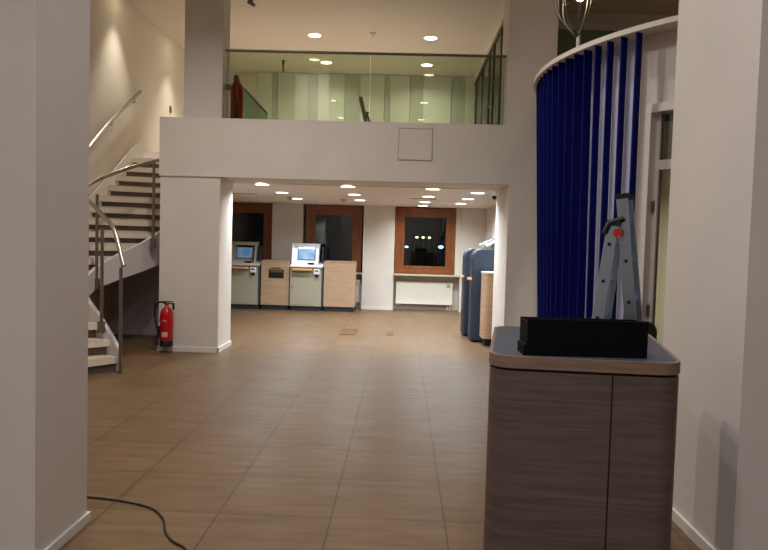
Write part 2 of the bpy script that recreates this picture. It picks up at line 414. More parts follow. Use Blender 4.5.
# handrail following the outer stringer
def smoothpath(pts, n=6):
    P = [Vector(p) for p in pts]; out = []
    for i in range(len(P)-1):
        p0, p1, p2, p3 = P[max(i-1,0)], P[i], P[i+1], P[min(i+2,len(P)-1)]
        for k in range(n):
            t = k/n; out.append(.5*((2*p1)+(-p0+p2)*t+(2*p0-5*p1+4*p2-p3)*t*t+(-p0+3*p1-3*p2+p3)*t**3))
    out.append(P[-1]); return out
hp = [(RP[i][0]+.06*(1 if i<4 else .6), RP[i][1]-.03*(1 if i < 6 else 0), RZ*(i+.8)+1.08) for i in range(0, 18)]
hp[0] = (-3.03,7.56,1.19)
for i_, d_ in ((1,.19),(2,.16),(3,.14),(4,.10),(5,.11),(6,.10),(7,.06)): hp[i_] = (hp[i_][0], hp[i_][1], hp[i_][2]+d_)
bm = bmesh.new(); tube(bm, smoothpath(hp, 4), .025, 12); obj('handrail', bm, 'steel', st, smooth=True)
def post(i, z0, x=None, y=None, zt=None, clamp=True):
    x = RP[i][0]+.055 if x is None else x; y = RP[i][1]-.03 if y is None else y
    zt = RZ*(i+.8)+1.02 if zt is None else zt
    bm = bmesh.new(); tube(bm, [(x,y,z0),(x,y,zt)], .019, 12); p = obj('baluster_post', bm, 'dsteel', st, smooth=True)
    if clamp:
        pbox('post_clamp', (x-.035,y-.035,z0-.05), (x+.035,y+.025,z0+.08), 'dsteel', p, .005)
post(0, 0.0, -3.065, 7.58, 1.17, False)
post(8, RZ*8.8-.12, -3.40, 9.5)
post(5, RZ*5.8-.12)
post(1, .46, -3.37, 7.80, 1.60)
post(12, RZ*12.8-.12)
# wall handrail
t = thing('wall_handrail', 'bent steel handrail bracketed to the wall beside the staircase', 'handrail', (XL,10.4,3.0))
wr = [(-4.33,7.9,1.72),(-4.33,9.473,2.64),(-4.33,10.25,3.17),(-4.33,11.45,3.86)]
bm = bmesh.new(); tube(bm, wr, .027, 12); obj('rail', bm, 'steel', t, smooth=True)
for k in ((-4.33,8.6,2.13),(-4.33,10.33,3.215),(-4.33,11.2,3.716)):
    bm = bmesh.new(); tube(bm, [(k[0],k[1],k[2]-.02),(k[0],k[1],k[2]-.08),(XL,k[1],k[2]-.09)], .008); lathe(bm, [(.001,0),(.03,0),(.03,.006),(.001,.006)], (0,0,0)) if False else None
    obj('rail_bracket', bm, 'dsteel', t, smooth=True)
# light switch upstairs
t = pbox('light_switch', (XL,13.12,3.82), (XL+.012,13.22,3.94), 'dsteel', None, .003); tag(t, 'small grey switch plate on the stair wall beside the pillar', 'switch')

# ---------------------------------------------------------------- fire extinguishers
def extinguisher(label, loc, hose_side=-1, h=.5, r=.082):
    t = thing('fire_extinguisher', label, 'fire extinguisher', loc, local=True)
    bm = bmesh.new(); lathe(bm, [(r*.96,.07),(r,.08),(r,h-.1),(r*.93,h-.05),(r*.6,h-.005),(.03,h+.012),(.025,h+.03)], seg=28); obj('cylinder', bm, 'red', t, smooth=True)
    bm = bmesh.new(); lathe(bm, [(r*.9,0),(r*1.01,.01),(r*1.01,.08),(r*.97,.085)], seg=28); obj('base_boot', bm, 'black', t, smooth=True)
    bm = bmesh.new(); 
    for k in range(9):
        a0 = R_(-90-28+56*k/9); a1 = R_(-90-28+56*(k+1)/9); q = r*1.012
        vs = [bm.verts.new((q*math.cos(a), q*math.sin(a), z)) for a, z in ((a0,.13),(a1,.13),(a1,.195),(a0,.195))]; bm.faces.new(vs)
    obj('label_plate', bm, 'label', t, label='pale instruction label')
    bm = bmesh.new()
    for z0_,z1_,w in ((.33,.352,20),):
        for k in range(5):
            a0 = R_(-90-w+2*w*k/5); a1 = R_(-90-w+2*w*(k+1)/5); q = r*1.01
            bm.faces.new([bm.verts.new((q*math.cos(a), q*math.sin(a), z)) for a, z in ((a0,z0_),(a1,z0_),(a1,z1_),(a0,z1_))])
    obj('printed_panel', bm, mat('print_pink', (206,110,104), .6), t)
    bm = bmesh.new(); lathe(bm, [(.022,h+.02),(.022,h+.06),(.012,h+.07)], seg=16); v = obj('valve', bm, 'brass', t, smooth=True)
    bm = bmesh.new(); box(bm, (-.03,-.012,h+.05), (.1,.012,h+.065)); box(bm, (-.05,-.012,h+.075), (.085,.012,h+.088)); box(bm, (.075,-.012,h-.02), (.1,.012,h+.06)); obj('lever_handle', bm, 'black', t, .003)
    s = hose_side
    hp = smoothpath([(0,0,h+.055),(s*.07,0,h+.075),(s*.14,0,h+.04),(s*.155,0,h-.08),(s*.14,0,h-.2),(s*.1,-.01,h-.32),(s*.095,-.01,.14)], 5)
    bm = bmesh.new(); tube(bm, hp, .013, 10); ho = obj('hose', bm, 'rubber', t, smooth=True)
    bm = bmesh.new(); tube(bm, [(s*.1,-.01,h-.24),(s*.098,-.01,.1)], .017, 12, r2=.024); obj('nozzle', bm, 'black', ho, smooth=True)
    pbox('wall_bracket', (-.02,r,h-.1), (.02,r+.07,h-.03), 'dsteel', t)
    return t
extinguisher('red fire extinguisher hanging low on the white pier under the gallery', (-3.03,8.99,.09), h=.5, r=.083)
e2 = extinguisher('red fire extinguisher upstairs, seen through the glass balustrade', (-2.31,9.55,3.12), h=.6, r=.085)
e2.location = (-2.31,9.62,3.04); e2.rotation_euler = (0,0,PI/2)
e2['label'] = 'dark red fire extinguisher upstairs behind the glass balustrade beside the pillar'
for o in e2.children:
    pass

# ---------------------------------------------------------------- things on the gallery
t = thing('stair_glass_guard', 'sloping greenish glass guard with dark rail behind upstairs extinguisher', 'balustrade', (-2.4,12.0,ZF))
bm = bmesh.new(); prism(bm, [(-2.95,ZF),(-2.35,ZF),(-2.35,3.62),(-2.78,4.05),(-2.95,4.05)], 11.99, 12.005, 'y')
obj('glass_pane', bm, 'glass_stair', t)
bm = bmesh.new(); tube(bm, [(-2.98,11.997,4.08),(-2.78,11.997,4.07),(-2.35,11.997,3.64)], .02); obj('guard_rail', bm, 'dsteel', t, smooth=True)
t = thing('folding_stand', 'folded brownish stand leaning upstairs behind the middle of the glass', 'stand', (-.5,10.6,ZF))
T = Matrix.Translation((-.47,10.6,ZF))
bm = bmesh.new(); tube(bm, [(-.50,10.6,ZF),(-.595,10.6,3.32),(-.685,10.6,3.68)], .03, 8); obj('upright_arm', bm, 'putty', t)
bm = bmesh.new(); tube(bm, [(-.72,10.56,ZF),(-.56,10.6,3.46)], .016, 8); obj('prop_leg', bm, 'dsteel', t)
bm = bmesh.new(); tube(bm, [(-.42,10.66,ZF),(-.585,10.6,3.46)], .016, 8); obj('prop_leg', bm, 'dsteel', t)
# pendant sign / sensor
t = thing('ceiling_sensor', 'thin grey fitting hanging from the gallery ceiling near left', 'sensor', (-2.56,14.6,ZU))
bm = bmesh.new(); tube(bm, [(-2.56,14.6,ZU),(-2.56,14.6,ZU-.1)], .03); obj('ceiling_mount', bm, 'dsteel', t, smooth=True)
bm = bmesh.new(); tube(bm, [(-2.56,14.6,ZU-.1),(-2.55,14.6,ZU-.24)], .016, r2=.024); obj('sensor_stem', bm, 'dsteel', t, smooth=True)
t = thing('smoke_detector', 'small round smoke detector between the two upper ceiling downlights', 'smoke detector', (-.62,12.57,ZU-.05))
bm = bmesh.new(); lathe(bm, [(.03,0),(.05,.015),(.055,.05)], (-.62,12.57,ZU-.05)); obj('detector_body', bm, 'trimw', t, smooth=True)
bm = bmesh.new(); lathe(bm, [(.012,-.012),(.016,0)], (-.62,12.57,ZU-.05), 12); obj('sensor_tip', bm, 'dsteel', t)
t = thing('ceiling_spotlight', 'small dark fitting on the ceiling at top edge above glass', 'spotlight', (-2.44,10.97,ZU))
bm = bmesh.new(); tube(bm, [(-2.44,10.97,ZU),(-2.44,10.97,ZU-.05)], .03); obj('mount', bm, 'dsteel', t)
bm = bmesh.new(); tube(bm, [(-2.48,10.97,ZU-.03),(-2.38,10.9,ZU-.1)], .028); obj('spot_head', bm, 'dsteel', t, smooth=True)

# ---------------------------------------------------------------- recessed downlights
def downlight_proto(name, m, r, lampdata, label):
    t = thing(name, label, 'ceiling light', (0,0,0), local=True)
    bm = bmesh.new(); seg = 28
    a = [bm.verts.new(((r+.018)*math.cos(2*PI*k/seg), (r+.018)*math.sin(2*PI*k/seg), -.001)) for k in range(seg)]
    b = [bm.verts.new((r*math.cos(2*PI*k/seg), r*math.sin(2*PI*k/seg), -.006)) for k in range(seg)]
    for k in range(seg): bm.faces.new((a[k],a[(k+1)%seg],b[(k+1)%seg],b[k]))
    obj('trim_ring', bm, 'trimw', t)
    bm = bmesh.new(); bm.faces.new([bm.verts.new((r*math.cos(2*PI*k/seg), r*math.sin(2*PI*k/seg), -.005)) for k in range(seg)]); bmesh.ops.reverse_faces(bm, faces=bm.faces)
    obj('diffuser', bm, m, t)
    return t
def alight(name, loc, power, col, size=.18, spread=R_(150), rot=None):
    L = bpy.data.lights.new(name, 'AREA'); L.shape = 'DISK'; L.size = size; L.energy = power; L.color = col; L.spread = spread
    o = bpy.data.objects.new(name, L); C.objects.link(o); o.location = loc
    if rot: o.rotation_euler = rot
    return o
WARM = (.87, .955, 1); WARMER = (1, .89, .76); COOL = (.98, .96, 1)
LOWP = 23; UPP = 19; HALLP = 32
low = [(-2.03,10.06),(-2.04,11.77),(-2.04,13.46),(-.80,10.06),(-.82,11.78),(-.83,13.45),(.42,10.1),(.42,11.8),(.42,13.5),(.42,14.86),(1.12,10.65),(1.12,12.19),(1.12,13.69)]
cols = {-2.03:'left column',-2.04:'left column',-.80:'middle column',-.82:'middle column',-.83:'middle column',.42:'column right of the middle',1.12:'rightmost column'}
p = None
cnt = {}
for (x, y) in low:
    c = cols[x]; cnt[c] = cnt.get(c, 0)+1
    lab = 'round downlight in the low ceiling, %s, %s from the bulkhead' % (c, ['', 'first', 'second', 'third', 'fourth'][cnt[c]])
    if p is None:
        p = downlight_proto('downlight', 'lamp', .1, None, lab); p.location = (x,y,ZL); p['group'] = 'downlights in the low ceiling'
    else: copy_tree(p, (x,y,ZL), lab, 'downlights in the low ceiling')
    alight('downlight_lamp', (x,y,ZL-.012), LOWP, WARM)
up = [(-1.68,12.78,'round downlight in the upper ceiling, left, clear above glass'),(.41,12.8,'round downlight in the upper ceiling, right, clear above glass'),
      (-1.68,14.7,'round downlight in the upper ceiling, left, just under glass rail'),(.41,14.74,'round downlight in the upper ceiling, right, just under glass rail')]
q = None
for x, y, lab in up:
    if q is None: q = downlight_proto('downlight', 'ulamp', .11, None, lab); q.location = (x,y,ZU); q['group'] = 'downlights in the upper ceiling'
    else: copy_tree(q, (x,y,ZU), lab, 'downlights in the upper ceiling')
    alight('downlight_lamp', (x,y,ZU-.012), UPP, WARMER)
for x, y in ((.48,3.0),(.48,-.1),(-1.9,4.1),(-1.95,-2.7),(-1.95,-.1),(.48,-2.7),(-1.9,6.3),(.48,6.3)):  # the second half are unseen lamps added to brighten bulkhead and column fronts
    copy_tree(q, (x,y,ZU), 'round downlight in the front hall ceiling, some mirrored in glass, some added fill', 'downlights in the hall ceiling')
    alight('downlight_lamp', (x,y,ZU-.012), HALLP*(1.45 if y < 2 else 1.0 if y < 5 else 2.5 if x < 0 else .6), COOL if y < 5 else (1, .95, .88))
for x, y in ((-4.08,10.6),(-3.98,13.0)):
    copy_tree(q, (x,y,ZU), 'round downlight washing the stair wall' + (', nearer one' if y < 11 else ', farther one'), 'downlights by the stair wall')
    L = bpy.data.lights.new('wall_washer', 'SPOT'); L.energy = 130; L.color = (1,.93,.82); L.spot_size = R_(75); L.spot_blend = .8; L.shadow_soft_size = .06
    o = bpy.data.objects.new('wall_washer', L); C.objects.link(o); o.location = (x,y,ZU-.03); o.rotation_euler = (0,R_(-4),0)

# vents, sensors, camera in the low ceiling
for x, y, lab in ((-2.78,12.3,'dark slot air vent in the low ceiling at far left'),(.36,12.42,'dark slot air vent in the low ceiling near right lights')):
    t = thing('ceiling_vent', lab, 'vent', (x,y,ZL), 'air vents in the low ceiling')
    pbox('vent_frame', (x-.24,y-.06,ZL-.006), (x+.24,y+.06,ZL), 'trimw', t)
    bm = bmesh.new()
    for k in range(3): box(bm, (x-.22,y-.045+.033*k,ZL-.009), (x+.22,y-.022+.033*k,ZL-.006))
    obj('vent_slots', bm, 'vent', t)
for x, y, lab in ((-2.11,13.0,'small round detector on the low ceiling near left lights'),(-1.13,13.3,'small round detector on the low ceiling near middle lights')):
    t = thing('smoke_detector', lab, 'smoke detector', (x,y,ZL))
    bm = bmesh.new(); lathe(bm, [(.03,-.045),(.05,-.03),(.055,0)], (x,y,ZL)); obj('detector_body', bm, 'putty', t, smooth=True)
    bm = bmesh.new(); lathe(bm, [(.012,-.055),(.016,-.045)], (x,y,ZL), 12); obj('sensor_tip', bm, 'dsteel', t)
t = thing('security_camera', 'small dome security camera on the low ceiling at right', 'camera', (1.36,10.5,ZL))
bm = bmesh.new(); lathe(bm, [(.05,-.05),(.055,0)], (1.36,10.5,ZL)); obj('camera_base', bm, 'whitep', t, smooth=True)
bm = bmesh.new(); lathe(bm, [(.004,-.105),(.025,-.098),(.04,-.075),(.045,-.05)], (1.36,10.5,ZL)); obj('camera_dome', bm, 'black', t, smooth=True)

# ---------------------------------------------------------------- kiosks
def kiosk(label, x0, x1, bright):
    t = thing('service_terminal', label, 'terminal', ((x0+x1)/2,15.05,0)); yf = 14.75
    pbox('plinth', (x0+.02,yf+.03,0), (x1-.01,15.3,.1), 'navy', t)
    pbox('cabinet', (x0,yf,.1), (x1-.03,15.35,.93), 'putty', t, .006)
    dr = pbox('cabinet_door', (x0+.015,yf-.008,.13), (x1-.2,yf,.82), 'putty', t, .003)
    bm = bmesh.new(); tube(bm, [(x0+.06,yf-.008,.52),(x0+.06,yf-.03,.52)], .016); obj('door_lock', bm, 'steel', dr, smooth=True)
    pbox('side_panel', (x1-.03,yf,.1), (x1,15.35,.95), 'slate', t)
    # sloping desk
    bm = bmesh.new(); prism(bm, [(yf-.06,.93),(yf-.06,.955),(15.12,1.03),(15.35,1.03),(15.35,.93)], x0, x1, 'x'); obj('desk_top', bm, 'whitep' if bright else 'puttyl', t, .005)
    bm = bmesh.new(); prism(bm, rounded([(x0+.05,yf-.14),(x1-.22,yf-.14),(x1-.22,yf),(x0+.05,yf)], .04, radii=[.05,.05,0,0]), .865, .905); obj('beech_shelf', bm, 'orange', t, .004)
    pr = pbox('card_reader', (x1-.19,yf-.05,.78), (x1-.07,yf,.9), 'whitep', t, .01)
    pbox('reader_slot', (x1-.165,yf-.055,.845), (x1-.095,yf-.049,.87), 'black', pr)
    pbox('reader_keypad', (x1-.15,yf-.07,.73), (x1-.1,yf,.79), 'black', pr, .004)
    # screen housing
    hx0, hx1 = x0+.005, x1-.125
    body = 'whitep' if bright else 'putty'
    prof = [(15.02,1.0),(15.1,1.42),(15.3,1.42),(15.3,1.0)]
    bm = bmesh.new(); prism(bm, prof, hx0, hx1, 'x'); h = obj('screen_housing', bm, body, t, .012)
    bm = bmesh.new(); prism(bm, [(15.0,1.365),(15.0,1.385),(15.06,1.43),(15.3,1.43),(15.3,1.41),(15.09,1.41)], hx0-.01, hx1+.01, 'x'); obj('hood', bm, body, t)
    def fp(x, z, d=.004):   # point on the sloping face
        k = (z-1.0)/.42; return (x, 15.02+.08*k-d, z)
    def facep(nm, xa, xb, za, zb, mm, d0, parent):
        bm = bmesh.new(); a = [fp(xa,za,0),fp(xb,za,0),fp(xb,zb,0),fp(xa,zb,0)]; b = [fp(xa,za,d0),fp(xb,za,d0),fp(xb,zb,d0),fp(xa,zb,d0)]
        va = [bm.verts.new(v) for v in a]; vb = [bm.verts.new(v) for v in b]
        bm.faces.new(vb); bm.faces.new(va[::-1])
        for k in range(4): bm.faces.new((va[k],va[(k+1)%4],vb[(k+1)%4],vb[k]))
        return obj(nm, bm, mm, parent)
    sx0, sx1 = hx0+.12, hx1-.1
    facep('bezel', sx0-.02, sx1+.02, 1.065, 1.353, 'slate', .004, h)
    facep('screen', sx0, sx1, 1.085, 1.305, 'screenb' if bright else 'screen', .008, h)
    facep('header_strip', sx0, sx1, 1.318, 1.343, 'led' if bright else 'navy', .01, h)
    if bright: facep('logo_chip', sx0+.02, sx0+.1, 1.355, 1.365, 'slate', .006, h)
    # side cheeks
    for nm, xa in (('side_cheek', hx0-.005), ('side_cheek', hx1-.025)):
        bm = bmesh.new(); prism(bm, [(14.86,.99),(15.0,1.38),(15.1,1.42),(15.1,1.0)], xa, xa+.03, 'x'); obj(nm, bm, body, t, .004)
    bm = bmesh.new(); prism(bm, [(14.95,1.0),(15.02,1.36),(15.3,1.36),(15.3,1.0)], x1-.055, x1-.035, 'x'); obj('privacy_wing', bm, 'screendark', t)
    kp = bmesh.new(); prism(kp, rounded([(sx1-.12,14.84),(sx1+.02,14.84),(sx1+.02,14.94),(sx1-.12,14.94)], .02), .965, 1.02); obj('keypad_shroud', kp, 'black', t, .006)
    pbox('receipt_slot', (sx1+.0,14.78,.962), (sx1+.12,14.86,.972), 'whitep', t)
    return t
kiosk('grey self-service terminal with a dim screen, left one by the window', -3.68, -3.0, False)
kiosk('grey self-service terminal with a brightly lit white screen head', -2.35, -1.65, True)
L = alight('terminal_lamp', (-2.05,14.93,1.365), 2.2, (.78,.88,1), .12, PI, (R_(-12),0,0)); L.data.shape = 'RECTANGLE'; L.data.size = .45; L.data.size_y = .04
def oakbox(label, x0, x1, zt, slot):
    t = thing('oak_cabinet', label, 'cabinet', ((x0+x1)/2,15.1,0))
    pbox('plinth', (x0+.01,14.83,0), (x1-.01,15.3,.1), 'navy', t)
    pbox('carcass', (x0,14.8,.1), (x1,15.35,zt), 'light_oak', t, .004)
    pbox('top_board', (x0-.0,14.79,zt), (x1,15.35,zt+.022), 'light_oak', t, .003)
    if slot:
        f = pbox('slot_frame', (-2.81,14.79,.68), (-2.49,14.8,.86), 'black', t, .004)
        pbox('slot_flap', (-2.78,14.783,.8), (-2.52,14.79,.845), 'dsteel', f)
        pbox('sign_strip', (-2.76,14.783,.885), (-2.55,14.8,.905), 'dsteel', t)
oakbox('light oak cabinet with a black slot, between the two terminals', -2.975, -2.375, 1.03, True)
oakbox('plain light oak cabinet right of the lit terminal', -1.635, -.98, 1.05, False)

# ---------------------------------------------------------------- radiators
def radiator(label, x0, x1, z0, z1, yf=15.68):
    t = thing('radiator', label, 'radiator', ((x0+x1)/2,yf,z0))
    pbox('front_panel', (x0,yf,z0), (x1,yf+.02,z1-.01), 'rad', t, .008)
    pbox('rear_panel', (x0+.01,yf+.09,z0), (x1-.01,yf+.11,z1-.01), 'rad', t, .008)
    bm = bmesh.new()
    for k in range(40): xx = x0+.01+(x1-x0-.03)*k/39; box(bm, (xx,yf+.015,z1-.012), (xx+.012,yf+.1,z1))
    obj('top_grille', bm, 'rad', t)
    pbox('side_cover', (x0-.004,yf,z0+.005), (x0+.004,yf+.11,z1), 'rad', t); pbox('side_cover', (x1-.004,yf,z0+.005), (x1+.004,yf+.11,z1), 'rad', t)
    pbox('type_label', (x1-.13,yf-.004,z1-.12), (x1-.05,yf,z1-.05), 'putty', t, label='small grey label')
    for xx in (x1-.1,x1-.04):
        bm = bmesh.new(); tube(bm, [(xx,yf+.055,z0+.01),(xx,yf+.055,0)], .01); obj('pipe', bm, 'rad', t, smooth=True)
    bm = bmesh.new(); box(bm, (x0+.2,yf+.1,z0+.2), (x0+.24,15.838,z0+.26)); box(bm, (x1-.24,yf+.1,z0+.2), (x1-.2,15.838,z0+.26)); obj('wall_bracket', bm, 'rad', t)
radiator('cream panel radiator under the rightmost mahogany window', -.10, 1.16, .13, .64)
radiator('cream panel radiator mostly hidden behind the oak cabinet', -2.1, -.93, .13, .64)

# ---------------------------------------------------------------- dark blue terminal screens on the right
def screen_unit(label, x, y0, y1, zt, first):
    t = thing('privacy_screen', label, 'screen', (x+.35,(y0+y1)/2,0), 'slate-blue screens by the right wall')
    poly = rounded([(x,.03),(1.80,.03),(1.80,zt),(x,zt)], .1, 8, [0,0,0,.13])
    bm = bmesh.new(); prism(bm, poly, y0, y1, 'y'); obj('screen_board', bm, 'screenblue', t, .012, smooth=False)
    pbox('foot', (x+.03,y0+.05,0), (1.78,y1-.05,.03), 'navy', t)
    ed = rounded([(x-.006,.03),(x+.02,.03),(x+.02,zt-.0),(x-.006,zt-.13)], 0, 1, [0,0,0,0])
    bm = bmesh.new(); box(bm, (x-.008,y0+.03,.03), (x,y1-.03,zt-.14)); obj('edge_strip', bm, 'screendark', t)
    bm = bmesh.new(); prism(bm, rounded([(x-.06,y0+.04),(x+.05,y0+.04),(x+.05,y0+.3),(x-.06,y0+.3)], .03), .965, 1.0); obj('beech_ledge', bm, 'orange', t, .003)
    return t
screen_unit('tall slate-blue rounded screen by the right wall, farther one', 1.05, 11.5, 12.0, 1.45, True)
screen_unit('tall slate-blue rounded screen by the right wall, nearer one', 1.11, 10.85, 11.3, 1.45, False)
for y, lab in ((11.07,'pale slanted terminal head poking above the nearer slate screen'),(11.75,'pale slanted terminal head poking above the farther slate screen')):
    t = thing('terminal_head', lab, 'terminal', (1.55,y,1.45))
    T = Matrix.Translation((1.45,y,1.545)) @ Matrix.Rotation(R_(-28),4,'Y')
    bm = bmesh.new(); box(bm, (-.15,-.12,.0), (.15,.12,.05), T); obj('head_casing', bm, 'puttyl', t, .01)
    bm = bmesh.new(); box(bm, (-.11,-.1,.05), (.11,.1,.054), T); obj('head_screen', bm, 'black', t)
    pbox('neck', (1.42,y-.05,1.452), (1.5,y+.05,1.535), 'putty', t)
t = thing('oak_cabinet', 'dark-plinthed oak cabinet in front of the slate screens at right', 'cabinet', (1.55,10.65,0))
pbox('plinth', (1.28,10.5,0), (1.82,10.76,.12), 'navy', t)
bm = bmesh.new(); prism(bm, rounded([(1.235,10.42),(1.83,10.42),(1.83,10.8),(1.235,10.8)], .06, radii=[.08,0,0,.03]), .12, 1.09); obj('carcass', bm, 'light_oak', t, smooth=True)
bm = bmesh.new(); prism(bm, rounded([(1.225,10.41),(1.83,10.41),(1.83,10.8),(1.225,10.8)], .06, radii=[.08,0,0,.03]), 1.09, 1.115); obj('top_board', bm, 'puttyl', t, smooth=True)
t = thing('notice_board', 'dark brown framed board on the right wall of low room', 'picture', (1.83,11.7,1.6))
pbox('board_frame', (1.81,10.9,1.58), (1.84,12.9,2.14), 'picture', t, .006)
pbox('board_face', (1.806,10.95,1.63), (1.811,12.85,2.09), mat('board_face', (72,58,64), .4), t)

# thin brown slabs with brass rims on the far floor
for (x0,x1,y0,y1,lab) in ((-.98,-.72,11.25,11.95,'brown rimmed patch, larger one left, on the far floor'),(-.22,-.10,11.35,11.75,'small brown rimmed patch, right of the larger one')):
    t = thing('floor_patch', lab, 'floor outlet', ((x0+x1)/2,(y0+y1)/2,0), 'brown floor patches')
    pbox('patch_slab', (x0,y0,0), (x1,y1,.004), 'patch', t)
    bm = bmesh.new(); 
    for a,b in (((x0,y0),(x1,y0+.015)),((x0,y1-.015),(x1,y1)),((x0,y0+.015),(x0+.015,y1-.015)),((x1-.015,y0+.015),(x1,y1-.015))): box(bm,(a[0],a[1],.004),(b[0],b[1],.007))
    obj('patch_rim', bm, 'brass', t)

# ---------------------------------------------------------------- slatted drum on the right
DC = Vector((4.37,7.67)); DR = 2.90
def dp(th, r): return (DC.x+r*math.cos(R_(th)), DC.y+r*math.sin(R_(th)))
def taper(th): return .14*max(0, min(1, (212-th)/30))
def arcwall(bm, t0, t1, r0, r1, z0, z1, n=None, tap=False):
    n = n or max(2, int(abs(t1-t0)/1.5)); A = []
    for i in range(n+1):
        th = t0+(t1-t0)*i/n; tp = taper(th) if tap else 0
        A.append([bm.verts.new((*dp(th,r),z)) for r,z in ((r0-tp,z0),(r1-tp,z0),(r1,z1),(r0,z1))])
    for i in range(n):
        for k in range(4): bm.faces.new((A[i][k],A[i][(k+1)%4],A[i+1][(k+1)%4],A[i+1][k]))
    bm.faces.new(A[0][::-1]); bm.faces.new(A[-1])
TD0, TD1 = 213.7, 229
dr = thing('slatted_partition', 'curved partition of tall blue slats over a grey-white skin', 'partition', (1.7,7.0,0))
bm = bmesh.new(); arcwall(bm, 152, 211.4, 2.66, 2.74, 0, 3.36, tap=True); obj('backing_skin', bm, 'white_slat', dr, smooth=True)
ths = [213.5-3.15*i for i in range(20)]
for th in ths:
    bm = bmesh.new(); tp = taper(th); d = .4
    dep = .065+.075*max(0, min(1, (203-th)/9)); ro = 2.925; ri = ro-dep; d = .35
    pts = [(*dp(th-d*.5,ri-tp),0.02),(*dp(th-d*.5,ro-tp),0.02),(*dp(th+d*.5,ro-tp),0.02),(*dp(th+d*.5,ri-tp),0.02),
           (*dp(th-d*.5,ri),3.36),(*dp(th-d*.5,ro),3.36),(*dp(th+d*.5,ro),3.36),(*dp(th+d*.5,ri),3.36)]
    v = [bm.verts.new(q) for q in pts]
    for f in ((0,1,2,3),(7,6,5,4),(0,4,5,1),(1,5,6,2),(2,6,7,3),(3,7,4,0)): bm.faces.new([v[k] for k in f])
    obj('blue_slat', bm, 'blue', dr)
bm = bmesh.new(); arcwall(bm, 152, 262, 2.62, 2.955, 3.36, 3.405); struct('trim_6', bm, 'ring', smooth=True)
bm = bmesh.new(); arcwall(bm, 211.5, TD0, 2.62, 2.74, 0, 3.36); arcwall(bm, TD0, TD1, 2.62, 2.74, 2.77, 3.36); arcwall(bm, TD1, 262, 2.62, 2.74, 0, 3.36)
struct('wall_drum', bm, 'wall', smooth=True)
bm = bmesh.new(); arcwall(bm, 60, 150, 2.62, 2.7, 0, 3.36); struct('wall_drum_rear', bm, 'upper', smooth=True)
# door in the drum
bm = bmesh.new(); arcwall(bm, TD0, TD0+1.0, 2.6, 2.77, 0, 2.77, 2); arcwall(bm, TD1-1, TD1, 2.6, 2.77, 0, 2.77, 2); arcwall(bm, TD0+1, TD1-1, 2.6, 2.77, 2.70, 2.77)
do = struct('door_1', bm, 'base')
bm = bmesh.new(); arcwall(bm, TD0+1.0, TD0+1.9, 2.64, 2.69, 0, 2.70, 2); arcwall(bm, TD0+1.9, TD1-1, 2.64, 2.69, 2.22, 2.30); arcwall(bm, TD0+1.9, TD1-1, 2.64, 2.69, 0, .12); arcwall(bm, TD1-2.4, TD1-1, 2.64, 2.69, .12, 2.22)
obj('door_leaf_frame', bm, 'base', do)
bm = bmesh.new(); arcwall(bm, TD0+1.9, TD1-1, 2.66, 2.67, .12, 2.22); obj('door_pane', bm, 'glass_clear', do)
bm = bmesh.new(); arcwall(bm, TD0+1.9, TD1-1, 2.66, 2.67, 2.30, 2.70); obj('transom_pane', bm, 'glass_win', do)
bm = bmesh.new(); x,y = dp(TD0+1.2, 2.70); tube(bm, [(x,y,1.85),(x,y,1.95)], .014); x,y = dp(TD0+1.2, 2.70); tube(bm, [(x,y,.95),(x,y,1.05)], .014); obj('hinge', bm, 'dsteel', do)

# wire lamp inside the drum
t = thing('floor_lamp', 'tall white pole lamp with looping steel wires round its bulb', 'floor lamp', (1.93,7.7,0))
LX, LY = 1.845, 7.75
bm = bmesh.new(); tube(bm, [(LX,LY,.03),(LX,LY,3.86)], .022, 12); obj('pole', bm, 'whitep', t, smooth=True)
bm = bmesh.new(); lathe(bm, [(.18,0),(.18,.02),(.04,.035)], (LX,LY,0)); obj('base', bm, 'whitep', t, smooth=True)
for k in range(8):
    a = 2*PI*k/8+.2; w = .15+.07*(k%3)/2; ca, sa = math.cos(a), math.sin(a); off = -.075
    pts = [(LX-.01,LY,3.80),(LX+off*.4+ca*w*.25,LY+sa*w*.25,3.84),(LX+off+ca*w,LY+sa*w,4.05),(LX+off+ca*w*1.15,LY+sa*w*1.15,4.28),(LX+off+ca*w*.8,LY+sa*w*.8,4.46),(LX+off,LY,4.5)]
    bm = bmesh.new(); tube(bm, smoothpath(pts, 5), .009, 8); obj('wire_loop', bm, 'dsteel', t, smooth=True)
bm = bmesh.new(); lathe(bm, [(.01,4.18),(.045,4.21),(.055,4.26),(.04,4.3),(.015,4.33)], (LX,LY,0)); obj('bulb', bm, mat('bulb_glow', (255,255,255), .5, emit=(255,244,230), strength=25), t, smooth=True)
P = bpy.data.lights.new('lamp_bulb', 'POINT'); P.energy = 5; P.shadow_soft_size = .06; P.color = (1,.93,.8)
o = bpy.data.objects.new('lamp_bulb', P); C.objects.link(o); o.location = (LX+.35,LY+.25,4.2)
o.location = (LX, LY, 4.26)
alight('drum_fill_lamp', (4.0,8.2,ZU-.02), 110, (1,.96,.82), .2, R_(70))  # unseen lamp added to light the drum interior behind the door pane
copy_tree(q, (4.0,8.2,ZU), 'added fill downlight above the curved blue slatted partition')

